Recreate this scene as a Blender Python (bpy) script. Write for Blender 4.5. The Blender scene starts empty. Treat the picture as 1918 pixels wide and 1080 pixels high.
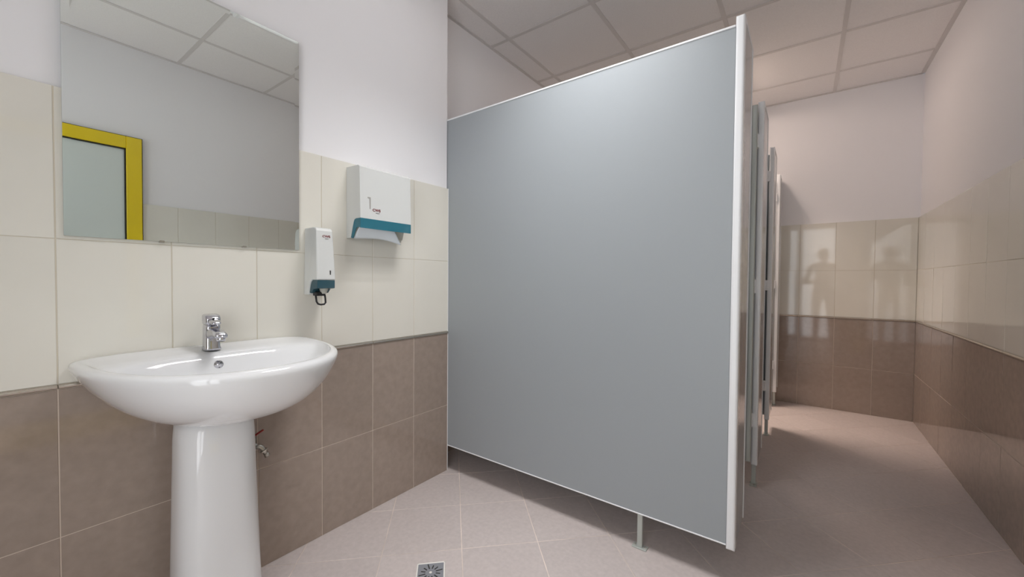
import bpy, bmesh, math, random
from mathutils import Vector, Matrix, Euler

random.seed(4)
S = bpy.context.scene
C = S.collection
PI = math.pi

# ------------------------------------------------------------------ camera
CAM = Vector((1.5927, -1.5588, 1.0685))
YAW, PITCH, ROLL, FPX = 0.6358, -0.0219, 0.0078, 742.49
cy, sy, cp, sp, cr, sr = (math.cos(YAW), math.sin(YAW), math.cos(PITCH), math.sin(PITCH), math.cos(ROLL), math.sin(ROLL))
r0 = Vector((cy, sy, 0)); f0 = Vector((-sy, cy, 0)); u0 = Vector((0, 0, 1))
fw = cp * f0 + sp * u0
up = -sp * f0 + cp * u0
rt = cr * r0 + sr * up
up = -sr * r0 + cr * up
camd = bpy.data.cameras.new('camera'); cam = bpy.data.objects.new('camera', camd); C.objects.link(cam)
mw = Matrix((rt, up, -fw)).transposed().to_4x4(); mw.translation = CAM
cam.matrix_world = mw
camd.sensor_fit = 'HORIZONTAL'; camd.sensor_width = 36.0; camd.lens = FPX / 1918 * 36.0
camd.clip_start = 0.02
S.camera = cam

# ------------------------------------------------------------------ world, exposure
w = bpy.data.worlds.new('world'); S.world = w; w.use_nodes = True
w.node_tree.nodes['Background'].inputs[0].default_value = (0.75, 0.85, 1.0, 1)
w.node_tree.nodes['Background'].inputs[1].default_value = 0.6
S.view_settings.view_transform = 'Standard'
S.view_settings.look = 'None'
S.view_settings.gamma = 1.0
S.view_settings.use_curve_mapping = False
S.view_settings.exposure = 0.04
TUBE_FRONT = ((1.0, 0.985, 0.99), 5.6)
BEAM_FRONT, BEAM_REAR, BEAM_SPREAD = 2.5, 4.1, math.radians(100)     # watts per reflector strip
TUBE_REAR = ((1.0, 0.80, 0.68), 22.0)
DOOR_GLOW = ((0.95, 0.97, 1.0), 3.4)
S.cycles.max_bounces = 10
S.cycles.diffuse_bounces = 6
S.cycles.glossy_bounces = 5
S.cycles.sample_clamp_indirect = 6.0
S.cycles.caustics_reflective = False
S.cycles.caustics_refractive = False

# room dimensions (metres)
Z1 = 0.368; ZL = 0.768; ZL2 = 0.781; Z3 = 1.168; ZT = 1.568; H = 2.652
WR = 2.2817; YB = 2.7144; YF = -2.30; XS = -0.1735
TW = 0.239

# ------------------------------------------------------------------ materials
MATS = {}
def srgb(r, g, b):
    f = lambda c: (c / 255 / 12.92) if c / 255 <= 0.04045 else ((c / 255 + 0.055) / 1.055) ** 2.4
    return (f(r), f(g), f(b), 1)
def mat(name, col, rough=0.5, metal=0.0, spec=0.5, var=0.0, scale=40.0, bump=0.0, bscale=80.0, coat=0.0, trans=0.0, alpha=1.0, emit=None, detail=4.0, tint=None, rnd=0.0):
    m = bpy.data.materials.new(name); m.use_nodes = True
    nt = m.node_tree; b = nt.nodes['Principled BSDF']
    b.inputs['Base Color'].default_value = col if len(col) == 4 else (*col, 1)
    b.inputs['Roughness'].default_value = rough; b.inputs['Metallic'].default_value = metal
    b.inputs['Specular IOR Level'].default_value = spec
    b.inputs['Coat Weight'].default_value = coat; b.inputs['Coat Roughness'].default_value = 0.05
    b.inputs['Transmission Weight'].default_value = trans; b.inputs['Alpha'].default_value = alpha
    if emit:
        b.inputs['Emission Color'].default_value = (*emit[0], 1); b.inputs['Emission Strength'].default_value = emit[1]
    if var > 0 or bump > 0:
        tc = nt.nodes.new('ShaderNodeTexCoord'); oi = nt.nodes.new('ShaderNodeObjectInfo')
        ad = nt.nodes.new('ShaderNodeVectorMath'); ad.operation = 'MULTIPLY_ADD'
        cmb = nt.nodes.new('ShaderNodeCombineXYZ')
        for k in range(3): nt.links.new(oi.outputs['Random'], cmb.inputs[k])
        nt.links.new(cmb.outputs[0], ad.inputs[0]); ad.inputs[1].default_value = (17, 23, 31)
        nt.links.new(tc.outputs['Object'], ad.inputs[2])
        vec = ad.outputs[0]
    if var > 0:
        n1 = nt.nodes.new('ShaderNodeTexNoise'); n1.inputs['Scale'].default_value = scale; n1.inputs['Detail'].default_value = detail
        nt.links.new(vec, n1.inputs['Vector'])
        mp = nt.nodes.new('ShaderNodeMapRange'); mp.inputs['From Min'].default_value = 0.3; mp.inputs['From Max'].default_value = 0.7
        mp.inputs['To Min'].default_value = 1 - var; mp.inputs['To Max'].default_value = 1 + var
        nt.links.new(n1.outputs['Fac'], mp.inputs['Value'])
        val = mp.outputs[0]
        if rnd > 0:
            mr = nt.nodes.new('ShaderNodeMapRange'); mr.inputs['To Min'].default_value = 1 - rnd; mr.inputs['To Max'].default_value = 1 + rnd
            nt.links.new(oi.outputs['Random'], mr.inputs['Value'])
            mu = nt.nodes.new('ShaderNodeMath'); mu.operation = 'MULTIPLY'
            nt.links.new(val, mu.inputs[0]); nt.links.new(mr.outputs[0], mu.inputs[1]); val = mu.outputs[0]
        mx = nt.nodes.new('ShaderNodeVectorMath'); mx.operation = 'SCALE'
        mx.inputs[0].default_value = tuple(b.inputs['Base Color'].default_value)[:3]
        nt.links.new(val, mx.inputs['Scale'])
        nt.links.new(mx.outputs[0], b.inputs['Base Color'])
    if bump > 0:
        n2 = nt.nodes.new('ShaderNodeTexNoise'); n2.inputs['Scale'].default_value = bscale; n2.inputs['Detail'].default_value = 3
        nt.links.new(vec, n2.inputs['Vector'])
        bp = nt.nodes.new('ShaderNodeBump'); bp.inputs['Strength'].default_value = bump; bp.inputs['Distance'].default_value = 0.002
        nt.links.new(n2.outputs['Fac'], bp.inputs['Height']); nt.links.new(bp.outputs[0], b.inputs['Normal'])
    MATS[name] = m
    return m
PLASTER = mat('plaster', srgb(240, 239, 241), 0.75, spec=0.25, bump=0.06, bscale=60)
CREAM = mat('cream_tile', srgb(226, 223, 213), 0.05, var=0.015, scale=5, rnd=0.01)
BROWN = mat('brown_tile', srgb(157, 142, 131), 0.06, var=0.07, scale=34, detail=8, rnd=0.03)
GROUTC = mat('grout_cream', srgb(205, 197, 180), 0.8)
GROUTB = mat('grout_beige', srgb(205, 190, 176), 0.8)
FLOORT = mat('floor_tile', srgb(195, 185, 182), 0.42, spec=0.4, var=0.06, scale=60, detail=8, rnd=0.03, bump=0.05, bscale=200)
GROUTF = mat('grout_floor', srgb(216, 203, 194), 0.85, var=0.25, scale=6)
LINER = mat('liner_steel', (0.62, 0.57, 0.50), 0.25, metal=1.0)
CTILE = mat('ceiling_tile', srgb(242, 239, 238), 0.9, spec=0.1, var=0.03, scale=150, bump=0.25, bscale=260)
TBAR = mat('ceiling_bar', srgb(218, 214, 212), 0.6, spec=0.3)
GAP = mat('ceiling_shadow_gap', srgb(120, 116, 112), 0.9)
WHITEP = mat('white_trim', srgb(238, 238, 238), 0.4)
CERAMIC = mat('ceramic', srgb(230, 231, 232), 0.07, coat=0.3, spec=0.55)
CHROME = mat('chrome', (0.62, 0.62, 0.66), 0.10, metal=1.0)
NICKEL = mat('nickel', (0.55, 0.53, 0.48), 0.28, metal=1.0)
DARK = mat('dark_hole', (0.03, 0.028, 0.025), 0.6)
BRASSY = mat('overflow_inside', srgb(96, 88, 72), 0.6)
HPL = mat('grey_laminate', srgb(157, 163, 167), 0.42, spec=0.45, bump=0.03, bscale=500)
HPLG = mat('grey_laminate_front', srgb(157, 163, 167), 0.14, spec=0.5)
ALU = mat('white_aluminium', srgb(236, 238, 240), 0.28, spec=0.6)
ALUG = mat('grey_aluminium', srgb(186, 191, 186), 0.35, metal=0.3)
RUBBER = mat('black_rubber', srgb(30, 26, 26), 0.6)
BLACKP = mat('black_plastic', srgb(22, 22, 24), 0.35)
SHELL = mat('white_plastic', srgb(214, 216, 214), 0.25)
SHELLI = mat('inner_plastic', srgb(190, 190, 180), 0.5)
TEAL = mat('teal_clear', (0.028, 0.19, 0.26), 0.10, alpha=0.82)
TEALD = mat('teal_smoke', (0.035, 0.10, 0.13), 0.12, alpha=0.86)
PAPER = mat('paper', srgb(226, 234, 240), 0.85, spec=0.1, bump=0.1, bscale=300)
LOGOR = mat('logo_red', srgb(120, 12, 30), 0.5)
LOGOG = mat('logo_grey', srgb(120, 115, 118), 0.5)
SLOT = mat('slot_grey', srgb(165, 163, 158), 0.5)
RED = mat('red_lever', srgb(150, 14, 12), 0.4)
MIRROR = mat('mirror_silver', (0.83, 0.875, 0.85), 0.005, metal=1.0)
MEDGE = mat('mirror_edge', srgb(180, 190, 185), 0.3)
YELLOW = mat('yellow_profile', srgb(232, 205, 20), 0.35)
GASKET = mat('door_gasket', srgb(40, 36, 28), 0.7)
FROST = mat('frosted_panel', srgb(214, 222, 218), 0.3)
DPANE = mat('daylit_and_fill_pane', (0.8, 0.85, 0.9), 0.4, emit=DOOR_GLOW)  # glows on the daylit right leaf and on the added left leaf
STEEL = mat('drain_steel', (0.30, 0.31, 0.34), 0.4, metal=0.3)
STEELB = mat('drain_frame', srgb(235, 232, 226), 0.3)
TRAY = mat('lamp_tray', (0.85, 0.85, 0.85), 0.3)
TF = mat('tube_front', (1, 1, 1), 0.5, emit=TUBE_FRONT)
TR = mat('tube_rear', (1, 1, 1), 0.5, emit=TUBE_REAR)

# ------------------------------------------------------------------ helpers
def obj(name, bm, m, parent=None, smooth=False, loc=None):
    me = bpy.data.meshes.new(name)
    if isinstance(bm, bmesh.types.BMesh):
        bmesh.ops.recalc_face_normals(bm, faces=bm.faces[:])
        bm.to_mesh(me); bm.free()
    if m: me.materials.append(m)
    if smooth:
        for p in me.polygons: p.use_smooth = True
    return link(name, me, parent, loc)
def link(name, me, parent=None, loc=None):
    o = bpy.data.objects.new(name, me); C.objects.link(o)
    if parent: o.parent = parent
    if loc: o.location = loc
    return o
def tag(o, label, cat, group=None, kind=None):
    o['label'] = label; o['category'] = cat
    if group: o['group'] = group
    if kind: o['kind'] = kind
    return o
def thing(name, label, cat, loc=(0, 0, 0), group=None, kind=None):
    o = bpy.data.objects.new(name, None); C.objects.link(o); o.location = loc; o.empty_display_size = 0.1
    return tag(o, label, cat, group, kind)
def box(bm, x0, x1, y0, y1, z0, z1, bev=0.0, seg=2, edges=None):
    g = bmesh.ops.create_cube(bm, size=1.0)
    vs = g['verts']
    for v in vs:
        v.co = Vector((x0 + (v.co.x + .5) * (x1 - x0), y0 + (v.co.y + .5) * (y1 - y0), z0 + (v.co.z + .5) * (z1 - z0)))
    if bev > 0:
        es = list({e for v in vs for e in v.link_edges})
        if edges: es = [e for e in es if edges(e)]
        bmesh.ops.bevel(bm, geom=es, offset=bev, segments=seg, affect='EDGES', profile=0.5)
    return bm
def nb(): return bmesh.new()
def bx(*a, **k): return box(nb(), *a, **k)
def prism(pts, lo, hi, axis='y', bev=0.0, taper=None):
    """closed polygon pts=(x,z) extruded along y from lo to hi"""
    bm = nb()
    A = [bm.verts.new((p[0], lo, p[1])) for p in pts]; B = [bm.verts.new((p[0], hi, p[1])) for p in pts]
    n = len(pts)
    bm.faces.new(A); bm.faces.new(B[::-1])
    for i in range(n): bm.faces.new((A[i], A[(i + 1) % n], B[(i + 1) % n], B[i]))
    if taper:
        for v in bm.verts: v.co.y = taper(v.co)
    if bev > 0:
        es = [e for e in bm.edges if e.calc_face_angle(0) is None or True]
        bmesh.ops.recalc_face_normals(bm, faces=bm.faces[:])
        es = [e for e in bm.edges if len(e.link_faces) == 2 and e.calc_face_angle(0) > 0.5]
        bmesh.ops.bevel(bm, geom=es, offset=bev, segments=2, affect='EDGES', profile=0.5, clamp_overlap=True)
    return bm
def rings(bm, R, cap0=True, cap1=True, closed=True):
    V = [[bm.verts.new(p) for p in r] for r in R]
    n = len(R[0])
    for k in range(len(V) - 1):
        for i in range(n if closed else n - 1):
            j = (i + 1) % n
            bm.faces.new((V[k][i], V[k][j], V[k + 1][j], V[k + 1][i]))
    if cap0: bm.faces.new(V[0][::-1])
    if cap1: bm.faces.new(V[-1])
    return bm
def tube(bm, pts, rad, n=12, cap=True):
    pts = [Vector(p) for p in pts]
    R = []
    ref = None
    for i, p in enumerate(pts):
        t = (pts[min(i + 1, len(pts) - 1)] - pts[max(i - 1, 0)]).normalized()
        if ref is None:
            ref = Vector((0, 0, 1)) if abs(t.z) < 0.9 else Vector((1, 0, 0))
        a = (ref - t * ref.dot(t)).normalized(); b = t.cross(a); ref = a
        r = rad[i] if isinstance(rad, (list, tuple)) else rad
        R.append([p + a * (r * math.cos(2 * PI * k / n)) + b * (r * math.sin(2 * PI * k / n)) for k in range(n)])
    return rings(bm, R, cap, cap)
def cyl(bm, p0, p1, r0_, r1_=None, n=20): return tube(bm, [p0, p1], [r0_, r1_ if r1_ is not None else r0_], n)
def subsurf(o, lv=2):
    m = o.modifiers.new('subsurf', 'SUBSURF'); m.levels = lv; m.render_levels = lv

# ------------------------------------------------------------------ walls with tiles
TILE_CACHE = {}
def tile_mesh(wd, ht, m, th=0.009, ch=0.0007):
    """front face towards +X, origin at tile centre on the surface"""
    key = (round(wd, 4), round(ht, 4), m.name, th)
    if key in TILE_CACHE: return TILE_CACHE[key]
    a, b = wd / 2, ht / 2
    bm = nb()
    R = [[(-th, -a, -b), (-th, a, -b), (-th, a, b), (-th, -a, b)],
         [(-ch, -a, -b), (-ch, a, -b), (-ch, a, b), (-ch, -a, b)],
         [(0, -a + ch, -b + ch), (0, a - ch, -b + ch), (0, a - ch, b - ch), (0, -a + ch, b - ch)]]
    rings(bm, R, False, True)
    bmesh.ops.recalc_face_normals(bm, faces=bm.faces[:])
    me = bpy.data.meshes.new('wall_tile'); bm.to_mesh(me); bm.free(); me.materials.append(m)
    TILE_CACHE[key] = me
    return me
def liner_mesh(wd):
    key = ('liner', round(wd, 4))
    if key in TILE_CACHE: return TILE_CACHE[key]
    bm = nb(); a = wd / 2; h = (ZL2 - ZL) / 2 - 0.0006
    sec = [(-0.008, -h), (0.001, -h), (0.0042, -h * .6), (0.0056, 0), (0.0042, h * .6), (0.001, h), (-0.008, h)]
    rings(bm, [[(x, -a, z) for x, z in sec], [(x, a, z) for x, z in sec]])
    bmesh.ops.recalc_face_normals(bm, faces=bm.faces[:])
    me = bpy.data.meshes.new('liner'); bm.to_mesh(me); bm.free(); me.materials.append(LINER)
    TILE_CACHE[key] = me
    return me
def tile_wall(wall, o, dirv, rotz, cols, tilt=0.0):
    """o: start point on the tile surface, dirv: run direction, cols: list of (s0, s1) spans"""
    o = Vector(o); dirv = Vector(dirv)
    rows = [(0.0, Z1, BROWN), (Z1, ZL, BROWN), (ZL2, Z3, CREAM), (Z3, ZT, CREAM)]
    G = 0.0028
    for s0, s1 in cols:
        c = o + dirv * ((s0 + s1) / 2)
        for z0, z1, m in rows:
            t = link('wall_tile', tile_mesh(s1 - s0 - G, z1 - z0 - (G if m is BROWN else 0.0018), m), wall)
            t.location = (c.x, c.y, (z0 + z1) / 2); t.rotation_euler = (0, random.uniform(-tilt, tilt), rotz + random.uniform(-tilt, tilt))
        l = link('liner', liner_mesh(s1 - s0 - 0.002), wall)
        l.location = (c.x, c.y, (ZL + ZL2) / 2); l.rotation_euler = (0, 0, rotz)
def spans(length, first=TW, tw=TW):
    r = [(0, min(first, length))]
    while r[-1][1] < length - 0.004:
        r.append((r[-1][1], min(r[-1][1] + tw, length)))
    return r
def grout(wall, x0, x1, y0, y1):
    obj('grout_bed', bx(x0, x1, y0, y1, 0, ZL), GROUTB, wall)
    obj('grout_bed', bx(x0, x1, y0, y1, ZL, ZT - 0.001), GROUTC, wall)

# wall_left: the pier wall that carries the basin, ends at y = 0
wl = tag(obj('wall_left', bx(-0.172, -0.012, YF, 0.0, 0, H), PLASTER), 'white wall behind the basin, cream and brown tiles below', 'wall', kind='structure')
grout(wl, -0.0121, -0.0012, YF, -0.0005)
tile_wall(wl, (0, 0, 0), (0, -1, 0), 0.0, spans(-YF, 0.2365))
# wall_recess: wall behind the cubicles
wc = tag(obj('wall_recess', bx(XS - 0.15, XS, YF, YB + 0.15, 0, H), PLASTER), 'white wall set back behind the toilet cubicles', 'wall', kind='structure')
grout(wc, XS, XS + 0.0083, 0.0, YB)
tile_wall(wc, (XS + 0.0095, 0, 0), (0, 1, 0), 0.0, spans(YB))
# wall_back
wb = tag(obj('wall_back', bx(XS, WR + 0.162, YB + 0.012, YB + 0.15, 0, H), PLASTER), 'white end wall behind the last cubicle, tiled below', 'wall', kind='structure')
grout(wb, XS, WR, YB + 0.0012, YB + 0.0121)
tile_wall(wb, (WR, YB, 0), (-1, 0, 0), -PI / 2, spans(WR - XS, 0.242, 0.2425), .0012)
# wall_right with the yellow door
DY0, DY1, DZ = -1.74, -0.838, 2.02
bm = nb()
box(bm, WR + 0.012, WR + 0.162, DY1, YB + 0.012, 0, H); box(bm, WR + 0.012, WR + 0.162, YF, DY0, 0, H); box(bm, WR + 0.012, WR + 0.162, DY0, DY1, DZ, H)
wr = tag(obj('wall_right', bm, PLASTER), 'white wall along the walkway, cream and brown tiles below', 'wall', kind='structure')
grout(wr, WR + 0.0012, WR + 0.0121, DY1, YB)
obj('grout_bed', bx(WR + 0.0012, WR + 0.0121, YF, DY0, 0, ZT - 0.001), GROUTB, wr)
tile_wall(wr, (WR, YB, 0), (0, -1, 0), PI, spans(YB - DY1, TW), .004)
tile_wall(wr, (WR, DY0, 0), (0, -1, 0), PI, spans(DY0 - YF, TW))
# wall_front (behind the viewer)
FX0, FX1, FZ = 0.93, 2.08, 2.09
bm = nb()
box(bm, XS, FX0, YF - 0.15, YF, 0, H); box(bm, FX1, WR + 0.162, YF - 0.15, YF, 0, H); box(bm, FX0, FX1, YF - 0.15, YF, FZ, H)
wf = tag(obj('wall_front', bm, PLASTER), 'white wall with the daylit door, opposite the end wall', 'wall', kind='structure')
tile_wall(wf, (FX0, YF + 0.009, 0), (-1, 0, 0), PI / 2, spans(FX0 - 0.0))
# corner trim on the pier edge
tag(obj('trim_1', bx(-0.012, 0.0012, -0.0015, 0.002, 0, ZT), WHITEP), 'thin white edge strip on the tiled pier corner', 'trim', kind='structure')

# ------------------------------------------------------------------ floor, diagonal tiles
fl = tag(obj('floor', bx(XS - 0.15, WR + 0.16, YF - 0.15, YB + 0.15, -0.12, -0.0012), GROUTF), 'greyish beige floor tiles laid diagonally', 'floor', kind='structure')
FS, FU, FV = 0.308, 0.066, 0.665
FG = 0.0035
full = None
def clip_poly(poly, x0, x1, y0, y1):
    for ax, val, sgn in ((0, x0, 1), (0, x1, -1), (1, y0, 1), (1, y1, -1)):
        out = []
        for i in range(len(poly)):
            a, b = poly[i], poly[(i + 1) % len(poly)]
            da, db = (a[ax] - val) * sgn, (b[ax] - val) * sgn
            if da >= 0: out.append(a)
            if (da >= 0) != (db >= 0):
                t = da / (da - db); out.append((a[0] + t * (b[0] - a[0]), a[1] + t * (b[1] - a[1])))
        poly = out
        if len(poly) < 3: return []
    return poly
def uv(u, v): return ((u + v) / 2 ** .5, (u - v) / 2 ** .5)
h = FS / 2 - FG / 2
def slab(poly):
    bm = nb(); ch = 0.0008
    c = (sum(p[0] for p in poly) / len(poly), sum(p[1] for p in poly) / len(poly))
    def ins(p):
        d = Vector((c[0] - p[0], c[1] - p[1])); L = max(d.length, 1e-6); d *= ch / L; return (p[0] + d.x, p[1] + d.y)
    R = [[(*p, -0.006) for p in poly], [(*p, -ch) for p in poly], [(*ins(p), 0) for p in poly]]
    return rings(bm, R, False, True)
for i in range(-14, 16):
    for j in range(-14, 16):
        uc, vc = FU + (i + .5) * FS, FV + (j + .5) * FS
        cx_, cy_ = uv(uc, vc)
        pl = [uv(uc - h, vc - h), uv(uc + h, vc - h), uv(uc + h, vc + h), uv(uc - h, vc + h)]
        q = clip_poly(pl, XS, WR, YF, YB)
        if not q: continue
        area = abs(sum(q[k][0] * q[(k + 1) % len(q)][1] - q[(k + 1) % len(q)][0] * q[k][1] for k in range(len(q)))) / 2
        if area < 2e-4: continue
        q = [(p[0] - cx_, p[1] - cy_) for p in q]
        if area > 0.999 * (2 * h) ** 2:
            if full is None:
                o = obj('floor_tile', slab(q), FLOORT, fl, loc=(cx_, cy_, 0)); full = o.data
            else: link('floor_tile', full, fl, (cx_, cy_, 0))
        else:
            obj('floor_tile', slab(q), FLOORT, fl, loc=(cx_, cy_, 0))

# ------------------------------------------------------------------ ceiling
GX, GY, GS = -0.0055, 0.5538, 0.5893
ce = tag(obj('ceiling', bx(XS - 0.15, WR + 0.16, YF - 0.15, YB + 0.15, H + 0.13, H + 0.25), GAP), 'suspended ceiling of white square panels in a metal grid', 'ceiling', kind='structure')
xs = [XS] + [GX + n * GS for n in range(0, 5) if XS < GX + n * GS < WR + 0.01] + [WR + 0.012]
ys = [YF] + [GY + n * GS for n in range(-5, 5) if YF < GY + n * GS < YB] + [YB + 0.012]
for i in range(len(xs) - 1):
    for j in range(len(ys) - 1):
        if xs[i + 1] - xs[i] < 0.02: continue
        key = ('ct', round(xs[i + 1] - xs[i], 3), round(ys[j + 1] - ys[j], 3))
        if key not in TILE_CACHE:
            a, b = (xs[i + 1] - xs[i]) / 2, (ys[j + 1] - ys[j]) / 2
            bm = bx(-a + .004, a - .004, -b + .004, b - .004, 0, 0.014, bev=0.002, seg=1); me = bpy.data.meshes.new('ceiling_tile'); bm.to_mesh(me); bm.free(); me.materials.append(CTILE)
            TILE_CACHE[key] = me
        link('ceiling_tile', TILE_CACHE[key], ce, ((xs[i] + xs[i + 1]) / 2, (ys[j] + ys[j + 1]) / 2, H + 0.003))
for x in xs[1:-1]: obj('ceiling_bar', bx(x - .012, x + .012, YF, YB + .012, H - .0005, H + .004), TBAR, ce)
for y in ys[1:-1]:
    for i in range(len(xs) - 1): obj('ceiling_bar', bx(xs[i] + .012, xs[i + 1] - .012, y - .012, y + .012, H, H + .004), TBAR, ce)
obj('edge_angle', bx(XS, XS + .02, YF, YB, H - .002, H + .002), TBAR, ce)
obj('edge_angle', bx(-0.012, .012, YF, 0, H - .002, H + .002), TBAR, ce)
obj('edge_angle', bx(WR - .012, WR + .012, YF, YB, H - .002, H + .002), TBAR, ce)
obj('edge_angle', bx(XS, WR, YB - .010, YB + .012, H - .002, H + .002), TBAR, ce)

# surface-mounted tube lights
def ceiling_light(cx_, cy_, tm, col, beam, label):
    t = thing('ceiling_light', label, 'ceiling light', (cx_, cy_, H), group='square tube lights on the ceiling')
    a = .275
    obj('tray', bx(-a, a, -a, a, -.028, -.001, bev=.004), TRAY, t)
    for s_ in (-1, 1):
        obj('end_bar', bx(-a + .01, a - .01, s_ * (a - .018) - .008, s_ * (a - .018) + .008, -.062, -.027, bev=.003), TRAY, t)
    for k in range(4):
        x = (-1.5 + k) * 0.12
        obj('tube', cyl(nb(), (x, -a + .026, -.050), (x, a - .026, -.050), .013, n=8), tm, t, smooth=True)
    for k in range(4):       # light thrown down by the reflector behind each tube
        ld = bpy.data.lights.new('tube_beam', 'AREA'); ld.shape = 'RECTANGLE'; ld.size = .026; ld.size_y = 2 * a - .06
        ld.color = col; ld.energy = beam; ld.spread = BEAM_SPREAD
        lo = bpy.data.objects.new('tube_beam', ld); C.objects.link(lo); lo.parent = t; lo.location = ((-1.5 + k) * 0.12, 0, -.0645)
    return t
ceiling_light(GX + 1.5 * GS, GY - 1.5 * GS - .05, TF, TUBE_FRONT[0], BEAM_FRONT, 'square tube light in the ceiling above the basin floor')
ceiling_light(GX + 1.5 * GS, GY + 2.5 * GS, TR, TUBE_REAR[0], BEAM_REAR, 'square warm tube light in the ceiling above the last cubicle')

# ------------------------------------------------------------------ doors of the room
d1 = thing('door_1', 'yellow framed door with pale frosted panel, seen in the mirror', 'door', (WR, (DY0 + DY1) / 2, 0), kind='structure')
yc = (DY0 + DY1) / 2; hw = (DY1 - DY0) / 2
fwid = 0.082
for s in (-1, 1):
    y0, y1 = (hw - fwid, hw) if s > 0 else (-hw, -hw + fwid)
    obj('door_stile', bx(-0.022, 0.05, y0, y1, 0, DZ, bev=0.003, seg=1), YELLOW, d1)
obj('door_rail', bx(-0.022, 0.05, -hw + fwid, hw - fwid, DZ - fwid, DZ, bev=0.003, seg=1), YELLOW, d1)
obj('door_rail', bx(-0.022, 0.05, -hw + fwid, hw - fwid, 0.0, 0.15, bev=0.003, seg=1), YELLOW, d1)
bm = nb()
i_ = hw - fwid; g = 0.008
box(bm, -0.012, 0.01, i_ - g, i_, .15, DZ - fwid); box(bm, -0.012, 0.01, -i_, -i_ + g, .15, DZ - fwid); box(bm, -0.012, 0.01, -i_, i_, DZ - fwid - g, DZ - fwid); box(bm, -0.012, .01, -i_, i_, .15, .15 + g)
obj('gasket', bm, GASKET, d1)
obj('gasket', bx(-0.006, 0.01, hw, hw + .006, 0, DZ + .006), GASKET, d1)
obj('gasket', bx(-0.006, 0.01, -hw, hw, DZ, DZ + .006), GASKET, d1)
obj('panel', bx(0.0, 0.02, -i_ + g, i_ - g, .15 + g, DZ - fwid - g), FROST, d1)
hd = obj('door_handle', tube(nb(), [(-0.022, -hw + .04, 1.03), (-0.065, -hw + .04, 1.03), (-0.07, -hw + .06, 1.03), (-0.07, -hw + .15, 1.03)], .009, 10), NICKEL, d1, smooth=True)

d2 = thing('door_2', 'glazed daylit door behind the viewer, with an added glowing left leaf', 'door', ((FX0 + FX1) / 2, YF - 0.05, 0), kind='structure')
hw2 = (FX1 - FX0) / 2
for x0, x1 in ((-hw2, -.002), (.002, hw2)):  # left leaf is added fill light for the large panel; right one is daylit
    lf = obj('door_leaf_frame', bx(x0, x0 + .05, -.03, .03, 0, FZ, bev=.003, seg=1), WHITEP, d2)
    obj('door_stile', bx(x1 - .05, x1, -.03, .03, 0, FZ, bev=.003, seg=1), WHITEP, lf)
    obj('door_rail', bx(x0 + .05, x1 - .05, -.03, .03, FZ - .05, FZ, bev=.003, seg=1), WHITEP, lf)
    obj('door_rail', bx(x0 + .05, x1 - .05, -.03, .03, 0, .06, bev=.003, seg=1), WHITEP, lf)
    obj('pane', bx(x0 + .05, x1 - .05, -.004, .004, .06, FZ - .05), DPANE, lf)

# ------------------------------------------------------------------ cubicle partitions
PX0, PX1 = 1.386, 1.414
def foot(parent, x, y, zt, along='x'):
    f = obj('foot', bx(x - .010, x + .010, y - .0075, y + .0075, 0.004, zt, bev=.0012, seg=1), ALUG, parent)
    a, b = (.029, .016) if along == 'x' else (.016, .029)
    obj('base_plate', bx(x - a, x + a, y - b, y + b, 0.0, .005, bev=.0012, seg=1), ALUG, f)
    for s in (-1, 1):
        dx, dy = (s * .021, 0) if along == 'x' else (0, s * .021)
        obj('screw', cyl(nb(), (x + dx, y + dy, .004), (x + dx, y + dy, .0085), .0042, .003, 10), NICKEL, f, smooth=True)
    return f
def vprofile(x0, x1, y0, y1, z0, z1, m=ALU):
    """edge cap rounded towards -y with softened ends"""
    bm = bx(x0, x1, y0, y1, z0, z1)
    es = [e for e in bm.edges if all(abs(v.co.y - y0) < 1e-6 for v in e.verts)]
    bmesh.ops.bevel(bm, geom=es, offset=min(.009, (x1 - x0) * .3), segments=4, affect='EDGES', profile=.5)
    return bm
def divider(y, z0, z1, label, xl=XS + .012, xr=PX0, foot_x=1.081):
    t = thing('partition_panel', label, 'partition', (0, 0, 0), group='side panels between cubicles')
    obj('board', bx(xl, xr, y, y + .018, z0 + .004, z1 - .006), HPL, t)
    obj('top_profile', bx(xl, xr, y - .002, y + .020, z1 - .008, z1, bev=.0015, seg=1), ALU, t)
    obj('bottom_profile', bx(xl, xr, y - .002, y + .020, z0, z0 + .005, bev=.001, seg=1), ALU, t)
    obj('wall_profile', bx(xl - .002, xl + .012, y - .003, y + .021, z0, z1), ALU, t)
    foot(t, foot_x, y + .009, z0 + .002)
    return t
divider(0.004, 0.1376, 1.9500, 'large grey partition panel facing the basin area')
divider(0.862, 0.1376, 1.9500, 'grey partition panel between the first and second cubicle')
divider(1.712, 0.1376, 1.9500, 'grey partition panel between the second and last cubicle')
def pilaster(y0, y1, label, footy=None, z0=.125, z1=1.978):
    t = thing('cubicle_pilaster', label, 'pilaster', (0, 0, 0), group='front posts of the cubicles')
    obj('board', bx(PX0 + .002, PX1 - .002, y0 + .02, y1 - .02, z0 + .004, z1 - .006), HPLG, t)
    obj('edge_profile', vprofile(PX0, PX1, y0 - .012, y0 + .022, z0, z1), ALU, t, smooth=False)
    obj('edge_profile', bx(PX0, PX1, y1 - .012, y1, z0, z1, bev=.002, seg=1), ALU, t)
    obj('rubber_seal', bx(PX0 + .006, PX1 - .006, y1, y1 + .006, z0 + .01, z1 - .01), RUBBER, t)
    obj('top_profile', bx(PX0, PX1, y0 + .022, y1 - .012, z1 - .008, z1, bev=.0015, seg=1), ALU, t)
    if footy: foot(t, 1.395, footy, z0 + .002, along='y')
    return t
pilaster(0.012, 0.262, 'front post with broad white edge at the near end of the row')
pilaster(0.818, 1.09, 'second front post from the large grey panel', .868)
pilaster(1.655, 1.92, 'third front post from the large grey panel', 1.72)
pilaster(2.50, 2.706, 'last front post, against the end wall', 2.56)
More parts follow.
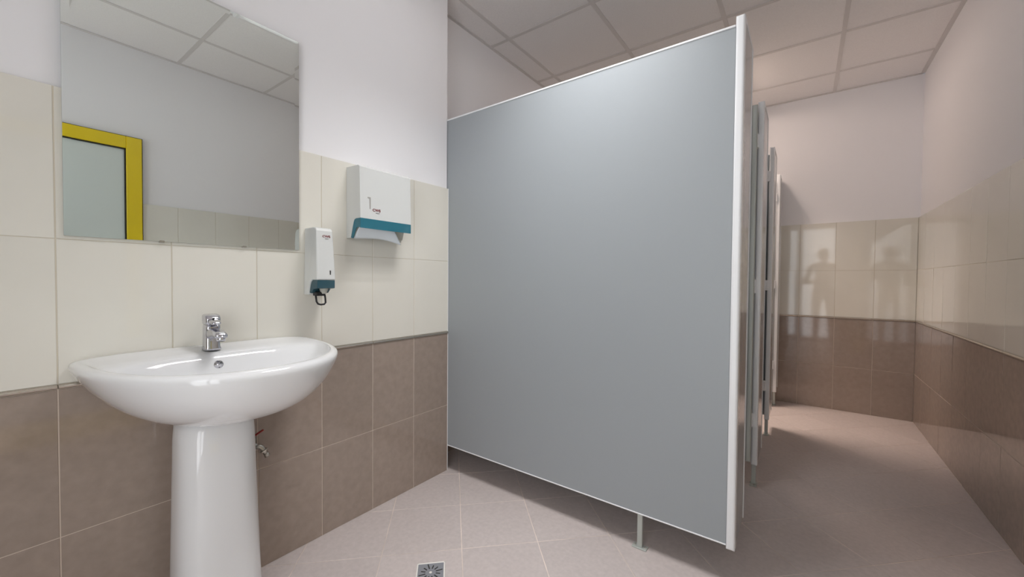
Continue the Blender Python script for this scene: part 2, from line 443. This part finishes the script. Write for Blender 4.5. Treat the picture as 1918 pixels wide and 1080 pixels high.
def cubicle_door(y0, label, width=.535, ang=0.0, back=.004):
    t = thing('cubicle_door', label, 'door', (PX0 - back, y0 - .040, 0), group='cubicle doors standing open inwards')
    t.rotation_euler = (0, 0, ang)
    obj('leaf', bx(-width + .02, -.016, -.009, .009, .155, 1.948), HPL, t)
    obj('edge_profile', vprofile(-.018, 0.006, -.011, .011, .15, 1.953, ALUG), ALUG, t)
    obj('edge_profile', bx(-width, -width + .022, -.011, .011, .15, 1.953, bev=.004), ALUG, t)
    obj('top_profile', bx(-width + .022, -.018, -.010, .010, 1.945, 1.953), ALUG, t)
    for z in (1.78, 1.045, .36):
        hgo = obj('hinge', bx(-.012, back + .006, .011, .030, z - .035, z + .035, bev=.003), ALU, t)
        obj('hinge_pin', cyl(nb(), (.003, .020, z - .045), (.003, .020, z + .045), .004, n=10), NICKEL, hgo, smooth=True)
    kn = obj('door_knob', tube(nb(), [(-width + .07, -.009, 1.02), (-width + .07, -.03, 1.02), (-width + .07, -.034, 1.02), (-width + .07, -.05, 1.02)], [.010, .010, .022, .020], 16), NICKEL, t, smooth=True)
    return t
cubicle_door(.818, 'grey cubicle door open inwards, nearest the large panel')
cubicle_door(1.655, 'grey cubicle door open inwards, middle of the row', back=.030)
cubicle_door(2.50, 'grey cubicle door open inwards, nearest the end wall', back=.030)

# ------------------------------------------------------------------ washbasin
YC = -1.099
YFC = -1.112
def dring(a, bf, xb, c, z, n=2.3, NF=44, NB=28, zb=0.0):
    pts = []
    for i in range(NF):
        t = PI * i / NF
        ct, st = math.cos(t), math.sin(t)
        pts.append(Vector((xb + c + (bf - xb - c) * abs(st) ** (2 / n), YC + a * math.copysign(abs(ct) ** (2 / n), ct), z)))
    for i in range(NB):
        s = -1 + 2 * i / NB
        pts.append(Vector((xb + c * abs(s) ** 4, YC + a * s, z + zb * (1 - abs(s) ** 6))))
    return pts
basin = thing('washbasin', 'white ceramic washbasin on a pedestal below the mirror', 'washbasin', (0, 0, 0))
bm = nb()
G1, G2 = .0068, .0015
R = [dring(.090, .235, .03, .02, .630), dring(.114, .27, .010, .01, .650, 2.2), dring(.182, .36, G1, .0, .668, 2.3), dring(.238, .438, G1, 0, .704, 2.35),
     dring(.279, .488, G1, 0, .754, 2.35), dring(.306, .509, G1, 0, .797, 2.3), dring(.318, .516, G2, 0, .820), dring(.319, .513, G2, 0, .832, zb=.006),
     dring(.309, .503, .004, 0, .8385, zb=.010), dring(.296, .489, .014, .0, .8395, zb=.009), dring(.287, .478, .06, .02, .8375), dring(.276, .466, .102, .05, .833),
     dring(.266, .452, .118, .06, .819), dring(.246, .425, .130, .06, .785), dring(.205, .375, .148, .05, .742),
     dring(.135, .315, .175, .03, .718), dring(.06, .255, .195, .01, .710), dring(.028, .238, .198, .005, .708)]
rings(bm, R, True, True)
o = obj('basin', bm, CERAMIC, basin, smooth=True); subsurf(o, 1)
dr = obj('drain_ring', tube(nb(), [(.218, YC, .706), (.218, YC, .7125), (.218, YC, .711)], [.026, .024, .012], 24), CHROME, basin, smooth=True)
def pring(hw_, x0, x1, z, n=2.7, N=40):
    pts = []
    for i in range(N):
        t = 2 * PI * i / N
        ct, st = math.cos(t), math.sin(t)
        xm, xr = (x0 + x1) / 2, (x1 - x0) / 2
        nn = n if st > 0 else 3.0
        pts.append(Vector((xm + xr * math.copysign(abs(st) ** (2 / nn), st), YC + hw_ * math.copysign(abs(ct) ** (2 / nn), ct), z)))
    return pts
bm = nb()
R = [pring(.113, .045, .262, 0.0), pring(.113, .045, .262, .03), pring(.109, .045, .254, .12), pring(.105, .045, .246, .30), pring(.100, .045, .240, .48), pring(.097, .045, .236, .60), pring(.097, .045, .238, .665)]
for r_ in R:
    for p_ in r_: p_.y -= .026
rings(bm, R, True, True)
o = obj('pedestal', bm, CERAMIC, basin, smooth=True); subsurf(o, 1)
# overflow hole set in the back slope of the bowl
ov = Vector((.1235, YFC + .002, .797)); nv = Vector((.93, 0, .36)).normalized()
obj('overflow_ring', tube(nb(), [ov - nv * .006, ov + nv * .003, ov + nv * .0035, ov + nv * .001], [.0125, .0125, .0100, .0095], 24), CHROME, basin, smooth=True)
obj('overflow_hole', cyl(nb(), ov - nv * .004, ov + nv * .0032, .0098, n=24), BRASSY, basin)

# ------------------------------------------------------------------ faucet
fa = thing('basin_faucet', 'chrome single-lever faucet standing on the washbasin', 'faucet', (.070, YFC, .8385))
def rrect(hx, hy, z, cxo=0.0, cyo=0.0, n=4.0, N=28, slope=0.0):
    pts = []
    for i in range(N):
        t = 2 * PI * i / N; ct, st = math.cos(t), math.sin(t)
        x = hx * math.copysign(abs(ct) ** (2 / n), ct); y = hy * math.copysign(abs(st) ** (2 / n), st)
        pts.append(Vector((cxo + x, cyo + y, z + slope * x)))
    return pts
bm = nb()
rings(bm, [rrect(.024, .0225, 0), rrect(.024, .0225, .006), rrect(.0215, .021, .012), rrect(.0205, .0205, .05, .001), rrect(.0215, .0205, .072, .002), rrect(.021, .020, .079, .002)])
obj('body', bm, CHROME, fa, smooth=True)
bm = nb()
def sect(x, hy, zc, hz, n=3.2, N=24):
    return [Vector((x, hy * math.copysign(abs(math.cos(2 * PI * i / N)) ** (2 / n), math.cos(2 * PI * i / N)), zc + hz * math.copysign(abs(math.sin(2 * PI * i / N)) ** (2 / n), math.sin(2 * PI * i / N)))) for i in range(N)]
rings(bm, [sect(.006, .0195, .050, .020), sect(.030, .0190, .055, .016), sect(.058, .0175, .057, .011), sect(.082, .0165, .053, .0085), sect(.092, .0150, .050, .0065)])
obj('spout', bm, CHROME, fa, smooth=True)
ae = obj('aerator', tube(nb(), [(.080, 0, .052), (.083, 0, .037), (.0835, 0, .0345)], [.0125, .0120, .0105], 20), CHROME, fa, smooth=True)
obj('nozzle_screen', cyl(nb(), (.0834, 0, .0352), (.0837, 0, .0335), .0088, n=18), DARK, ae)
bm = nb()
rings(bm, [rrect(.0205, .0195, .081, .001), rrect(.0235, .0215, .086, .003), rrect(.0225, .0218, .100, .001, slope=.05), rrect(.0195, .0212, .109, -.003, slope=-.02), rrect(.015, .018, .1125, -.005, slope=-.05)])
lv = obj('lever', bm, CHROME, fa, smooth=True)
bm = nb()
rings(bm, [sect(.018, .017, .094, .0075), sect(.032, .0155, .090, .006), sect(.046, .0125, .087, .0042), sect(.051, .009, .086, .0025)])
obj('lever_tip', bm, CHROME, lv, smooth=True)
obj('temperature_mark', cyl(nb(), (.0225, -.001, .1010), (.0262, -.001, .1015), .0028, n=12), DARK, lv)

# ------------------------------------------------------------------ mirror (bevelled edge), leaning slightly forward at the top
MY0, MY1, MZ0, MZ1 = -1.417, -0.808, 1.1775, 1.972
mi = thing('wall_mirror', 'large frameless rectangular mirror above the washbasin', 'mirror', (0.002, (MY0 + MY1) / 2, MZ0))
mi.rotation_euler = (0, math.radians(0.36), 0)
a, b = (MY1 - MY0) / 2, MZ1 - MZ0
bv, bd = 0.016, 0.0002
bm = nb()
rings(bm, [[(.006 - bd, -a, 0), (.006 - bd, a, 0), (.006 - bd, a, b), (.006 - bd, -a, b)], [(.006, -a + bv, bv), (.006, a - bv, bv), (.006, a - bv, b - bv), (.006, -a + bv, b - bv)]], False, True)
obj('glass', bm, MIRROR, mi)
obj('backing', bx(0.0, .0049, -a, a, 0, b), MEDGE, mi)
for yy in (-.105, .117):
    obj('clip', bx(-.001, .0085, yy - .006, yy + .006, -.004, .003, bev=.001, seg=1), NICKEL, mi)

# ------------------------------------------------------------------ text
def text_mesh(name, s, size, m, parent, M, sx=1.0):
    cu = bpy.data.curves.new(name, 'FONT'); cu.body = s; cu.size = size; cu.extrude = 0.0003; cu.align_x = 'CENTER'; cu.offset = size * .02
    to = bpy.data.objects.new(name, cu); C.objects.link(to)
    bpy.context.view_layer.update()
    me = bpy.data.meshes.new_from_object(to.evaluated_get(bpy.context.evaluated_depsgraph_get()))
    bpy.data.objects.remove(to)
    me.transform(Matrix.Diagonal((sx, 1, 1, 1))); me.transform(M)
    me.materials.clear(); me.materials.append(m)
    return link(name, me, parent)
# text axes: width runs +y, height +z, faces +x
def face_x(x, y, z, lean=0.0):
    return Matrix.Translation((x, y, z)) @ Euler((0, lean, 0)).to_matrix().to_4x4() @ Matrix(((0, 0, 1, 0), (1, 0, 0, 0), (0, 1, 0, 0), (0, 0, 0, 1)))

# ------------------------------------------------------------------ soap dispenser
SY0, SY1 = -.788, -.713
so = thing('soap_dispenser', 'tall white soap dispenser on the wall beside the mirror', 'soap dispenser', (0, (SY0 + SY1) / 2, 1.0))
hwid = (SY1 - SY0) / 2
prof = [(0.0005, .266), (.070, .266), (.084, .262), (.090, .252), (.104, .062), (.062, .062), (.052, .055), (.046, .042), (.036, .004), (.0005, .004)]
obj('housing', prism(prof, -hwid, hwid, bev=.0045, taper=lambda c: c.y * (1 - .13 * max(0, (c.z - .06) / .206))), SHELL, so)
obj('reservoir_window', prism([(.040, .012), (.049, .043), (.056, .056), (.064, .0615), (.102, .0615), (.1015, .030), (.070, .026), (.052, .010)], -hwid + .003, hwid - .002, bev=.002), TEALD, so)
obj('nozzle', tube(nb(), [(.075, .004, .040), (.075, .004, .018), (.076, .004, .008)], [.020, .013, .008], 16), SHELLI, so, smooth=True)
lvr = obj('lever_mount', bx(.044, .078, -.024, .010, .0, .016, bev=.003), BLACKP, so)
bm = nb()
tp = [(.066, -.023, .002), (.072, -.023, -.022), (.074, -.018, -.031), (.075, -.008, -.034), (.075, .006, -.033), (.074, .012, -.027), (.070, .013, -.010), (.066, .013, .004)]
tube(bm, tp, .0036, 8)
obj('pump_lever', bm, BLACKP, so, smooth=True)
obj('level_slot', bx(.0975, .1025, .014, .0185, .080, .099), DARK, so)
lean = -math.atan2(.014, .19)
text_mesh('logo', 'CWS', .0125, LOGOR, so, face_x(.0925, .006, .227, lean), 1.15)
obj('logo_line', bx(.0925, .0938, .000, .014, .2215, .2228), LOGOG, so)

# ------------------------------------------------------------------ towel dispenser
TY0, TY1 = -.605, -.342
tw = thing('towel_dispenser', 'white and teal paper towel dispenser on the tiled wall', 'towel dispenser', (0, (TY0 + TY1) / 2, 1.24))
hw_ = (TY1 - TY0) / 2
side = [(0.0005, .305), (.085, .303), (.097, .296), (.104, .082), (.070, .082), (.060, .078), (.053, .068), (.032, .002), (0.0005, .002)]
bm = prism(side, -hw_, -hw_ + .005); cov = bm
def add(bmA, bmB):
    me = bpy.data.meshes.new('tmp'); bmB.to_mesh(me); bmB.free(); bmA.from_mesh(me); bpy.data.meshes.remove(me)
add(cov, prism(side, hw_ - .005, hw_))
add(cov, prism([(.0005, .305), (.085, .303), (.0965, .296), (.1035, .082), (.099, .082), (.0925, .292), (.083, .299), (.0005, .301)], -hw_ + .005, hw_ - .005))
bmesh.ops.remove_doubles(cov, verts=cov.verts[:], dist=.0004)
oc = obj('cover', cov, SHELL, tw)
mb = oc.modifiers.new('bevel', 'BEVEL'); mb.width = .003; mb.segments = 2; mb.limit_method = 'ANGLE'; mb.angle_limit = .6
bm = prism([(.0985, .082), (.1035, .082), (.1032, .041), (.0985, .041)], -hw_ + .001, hw_ - .0005)
sw_ = [(.034, .003), (.0545, .067), (.061, .0775), (.070, .0815), (.1033, .0815), (.1030, .043), (.076, .044), (.066, .034), (.050, .003), (.046, .0)]
add(bm, prism(sw_, -hw_ + .0004, -hw_ + .0035)); add(bm, prism([(.0985, .0815), (.1033, .0815), (.1030, .043), (.0985, .044)], hw_ - .0035, hw_ - .0004))
wn = obj('teal_window', bm, TEAL, tw)
for yy in (.010, .024, .034): obj('window_rib', bx(.0965, .0985, yy - .0012, yy + .0012, .042, .066), TEAL, wn)
obj('towel_tray', prism([(.004, .012), (.048, .012), (.060, .05), (.056, .05), (.045, .016), (.004, .016)], hw_ - .058, hw_ - .006), SHELLI, tw)
obj('towel_stack', bx(.006, .088, -hw_ + .012, hw_ - .03, .07, .285, bev=.004), PAPER, tw)
fr = obj('front_mark', bx(.1005, .1022, -hw_ + .044, -hw_ + .050, .124, .172), SLOT, tw)
obj('mark_top', bx(.1005, .1016, -hw_ + .036, -hw_ + .050, .168, .174), SLOT, fr)
lean = -math.atan2(.007, .21)
text_mesh('logo', 'CWS', .0155, LOGOR, tw, face_x(.1033, -hw_ + .078, .117, lean), 1.15)
obj('logo_line', bx(.1030, .1041, -hw_ + .074, -hw_ + .092, .1095, .1115), LOGOG, tw)
# sheet hanging out of the slot
bm = nb(); NU, NV = 22, 8
V = []
for i in range(NU + 1):
    u = i / NU; row = []
    for j in range(NV + 1):
        v = j / NV
        y = TY0 + .010 + u * (.170 + .050 * v)
        sag = .006 * math.sin(PI * u) - .017 * max(0, u - .45) ** 1.6 * 2.2
        x = .084 - .046 * v + .034 * u * v
        z = 1.24 + .050 - .050 * v ** 1.15 + sag * v
        row.append(bm.verts.new((x, y, z)))
    V.append(row)
for i in range(NU):
    for j in range(NV): bm.faces.new((V[i][j], V[i + 1][j], V[i + 1][j + 1], V[i][j + 1]))
pt = tag(obj('paper_towel', bm, PAPER, smooth=True), 'white paper towel sheet hanging out of the teal dispenser', 'paper towel')
sm = pt.modifiers.new('thick', 'SOLIDIFY'); sm.thickness = .0012

# ------------------------------------------------------------------ angle valve beside the pedestal
av = thing('angle_valve', 'small nickel stop valve with red lever beside the pedestal', 'valve', (0, -.985, .475))
obj('wall_rosette', tube(nb(), [(0, 0, 0), (.003, 0, 0), (.008, 0, 0)], [.026, .026, .014], 20), NICKEL, av, smooth=True)
obj('body', tube(nb(), [(.004, 0, 0), (.03, 0, 0), (.032, 0, 0), (.055, 0, 0)], [.010, .010, .013, .013], 16), NICKEL, av, smooth=True)
obj('stem', cyl(nb(), (.044, 0, .008), (.044, 0, .034), .005, n=12), NICKEL, av, smooth=True)
bm = nb(); box(bm, .039, .049, -.004, .036, -.0018, .0018, bev=.0012)
bmesh.ops.rotate(bm, verts=bm.verts[:], cent=(.044, 0, 0), matrix=Matrix.Rotation(.42, 3, 'X'))
bmesh.ops.translate(bm, verts=bm.verts[:], vec=(0, 0, .036))
obj('lever', bm, RED, av)
ou = obj('outlet', tube(nb(), [(.050, .002, .0), (.052, .016, -.002), (.054, .022, -.007), (.056, .027, -.016), (.058, .034, -.030)], [.008, .0085, .0085, .0078, .0078], 14), NICKEL, av, smooth=True)
d_ = Vector((.002, .007, -.014)).normalized(); c_ = Vector((.0565, .0285, -.019))
obj('flange', cyl(nb(), c_ - d_ * .002, c_ + d_ * .002, .0135, n=6), NICKEL, ou)
obj('hose_tip', cyl(nb(), Vector((.058, .034, -.030)) - d_ * .002, Vector((.058, .034, -.030)) + d_ * .013, .0072, .0095, 14), NICKEL, ou, smooth=True)

# ------------------------------------------------------------------ floor drain
fd = thing('floor_drain', 'square metal floor drain with star slots in the tiled floor', 'floor drain', (.518, -.588, 0))
fd.rotation_euler = (0, 0, PI / 4)
a = .0515
bm = nb()
for k in range(4):
    b2 = bx(-a, a, a - .005, a, 0, .0035, bev=.001, seg=1)
    bmesh.ops.rotate(b2, verts=b2.verts[:], cent=(0, 0, 0), matrix=Matrix.Rotation(k * PI / 2, 3, 'Z')); add(bm, b2)
obj('drain_frame', bm, STEELB, fd)
gr = obj('grate', bx(-a + .005, a - .005, -a + .005, a - .005, 0.0002, .0022), STEEL, fd)
for k in range(12):
    an = k * PI / 6 + PI / 12
    r1 = .036 if k % 3 else .044
    b2 = bx(.019, r1, -.0022, .0022, .0018, .0026, bev=.0008, seg=1)
    bmesh.ops.rotate(b2, verts=b2.verts[:], cent=(0, 0, 0), matrix=Matrix.Rotation(an, 3, 'Z'))
    obj('slot', b2, DARK, gr)
obj('screw', cyl(nb(), (0, 0, .002), (0, 0, .0032), .005, n=14), STEELB, gr)

# ------------------------------------------------------------------ photographer, mirrored faintly in the end wall tiles
CLOTH = mat('dark_clothing', srgb(38, 36, 40), 0.8)
SKIN = mat('skin', srgb(196, 150, 126), 0.5)
HAIR = mat('dark_hair', srgb(34, 26, 22), 0.6)
PHONE = mat('phone_black', srgb(18, 18, 20), 0.3)
pe = thing('person', 'person in dark clothes holding up a phone, mirrored in the end wall tiles', 'person', (0, 0, 0))
def skin(name, chain, edges, m, root=0, lv=1):
    me = bpy.data.meshes.new(name)
    me.from_pydata([c[0] for c in chain], edges, [])
    o = link(name, me, pe)
    me.materials.append(m)
    o.modifiers.new('skin', 'SKIN')
    for i, c in enumerate(chain):
        r = c[1]; sv = me.skin_vertices[0].data[i]
        sv.radius = (r, r) if not isinstance(r, tuple) else r
        sv.use_root = (i == root)
    o.modifiers['skin'].use_smooth_shade = True
    subsurf(o, lv)
    return o
px, py = 1.86, -1.93
ph = CAM + Vector((.010, -.040, 0))
V_ = []; E_ = []
def av_(co, r, par=None):
    V_.append((tuple(co), r))
    if par is not None: E_.append((par, len(V_) - 1))
    return len(V_) - 1
pel = av_((px, py, .90), (.15, .11))
ab = av_((px, py + .01, 1.05), (.135, .10), pel); chest = av_((px, py + .005, 1.22), (.15, .11), ab); neckb = av_((px, py, 1.37), (.075, .07), chest)
neck = av_((px - .005, py + .01, 1.43), .052, neckb)
for s_ in (-1, 1):
    hip = av_((px + s_ * .09, py, .84), .09, pel); kn = av_((px + s_ * .10, py + .01, .47), .058, hip)
    an = av_((px + s_ * .11, py - .01, .09), .038, kn); to = av_((px + s_ * .125, py + .13, .032), .032, an)
hands = []
for s_ in (-1, 1):
    sh = av_((px + s_ * .17, py, 1.34), .058, neckb)
    hand = ph + Vector((s_ * .085, -.015, -.005))
    el = av_((px + s_ * .22 - .03, py + .10, 1.10), .044, sh)
    wr_ = av_(hand.lerp(V_[el][0] and Vector(V_[el][0]), .3), .030, el)
    hands.append((hand, Vector(V_[wr_][0]), s_))
skin('clothed_body', V_, E_, CLOTH)
# head: one shaped surface with nose, brow and chin; ears, eyes, mouth and hair
HC = Vector((px - .01, py + .03, 1.535))
bm = nb(); bmesh.ops.create_uvsphere(bm, u_segments=28, v_segments=18, radius=1.0)
for v in bm.verts:
    x, y, z = v.co
    wdt = .074 * (1 - .22 * max(0, -z) ** 1.3)
    dep = .092
    yy = y * dep
    if y > 0:
        nose = math.exp(-((x / .16) ** 2)) * math.exp(-(((z + .12) / .22) ** 2)) * .020
        chin = math.exp(-((x / .35) ** 2)) * math.exp(-(((z + .8) / .2) ** 2)) * .016
        sock = -math.exp(-(((abs(x) - .42) / .16) ** 2)) * math.exp(-(((z - .06) / .12) ** 2)) * .008
        yy += (nose + chin + sock)
    v.co = HC + Vector((x * wdt, yy, z * .112))
obj('head', bm, SKIN, pe, smooth=True)
for s_ in (-1, 1):
    bm = nb(); bmesh.ops.create_uvsphere(bm, u_segments=12, v_segments=8, radius=1.0)
    for v in bm.verts: v.co = HC + Vector((s_ * .075 + v.co.x * .008, -.005 + v.co.y * .018, v.co.z * .030))
    obj('ear', bm, SKIN, pe, smooth=True)
    bm = nb(); bmesh.ops.create_uvsphere(bm, u_segments=12, v_segments=8, radius=.011)
    bmesh.ops.translate(bm, verts=bm.verts[:], vec=HC + Vector((s_ * .031, .074, .006))); obj('eye', bm, DARK, pe, smooth=True)
obj('mouth', tube(nb(), [HC + Vector((-.022, .080, -.058)), HC + Vector((0, .087, -.058)), HC + Vector((.022, .080, -.058))], [.002, .005, .002], 8), LOGOR, pe, smooth=True)
bm = nb(); bmesh.ops.create_uvsphere(bm, u_segments=28, v_segments=18, radius=1.0)
for v in bm.verts:
    x, y, z = v.co
    v.co = HC + Vector((x * .081, -.010 + y * .097, .018 + z * .106))
bmesh.ops.delete(bm, geom=[v for v in bm.verts if (v.co.z < HC.z - .055) or (v.co.y > HC.y + .045 and v.co.z < HC.z + .062)], context='VERTS')
ho = obj('hair', bm, HAIR, pe, smooth=True); sm = ho.modifiers.new('thick', 'SOLIDIFY'); sm.thickness = .006
for hand, wrist, s_ in hands:
    V_ = []; E_ = []
    pd = (hand - wrist).normalized()
    r_ = av_(wrist, .024); p0 = av_(wrist.lerp(hand, .55), (.030, .018), r_); p1 = av_(wrist.lerp(hand, .95), (.030, .016), p0)
    base = Vector(V_[p1][0])
    for k, L_ in enumerate((.052, .062, .066, .056)):
        zo = -.030 + k * .020
        a_ = av_(base + Vector((-s_ * .002, .012, zo)), .0085, p1)
        b_ = av_(base + Vector((-s_ * .014, .030, zo * 1.05)), .0082, a_)
        c_ = av_(base + Vector((-s_ * (.014 + L_ * .4), .034, zo * 1.05)), .0072, b_)
        av_(base + Vector((-s_ * (.014 + L_ * .65), .030, zo * 1.05)), .0062, c_)
    t1 = av_(Vector(V_[p0][0]) + Vector((-s_ * .024, .002, .026)), .0100, p0)
    t2 = av_(Vector(V_[p0][0]) + Vector((-s_ * .044, .012, .030)), .0088, t1)
    av_(Vector(V_[p0][0]) + Vector((-s_ * .060, .018, .028)), .0074, t2)
    skin('hand', V_, E_, SKIN)
pho = tag(obj('phone', bx(ph.x - .078, ph.x + .078, ph.y - .004, ph.y + .004, ph.z - .036, ph.z + .036, bev=.003), PHONE), 'black phone held up in both hands by the person', 'phone')
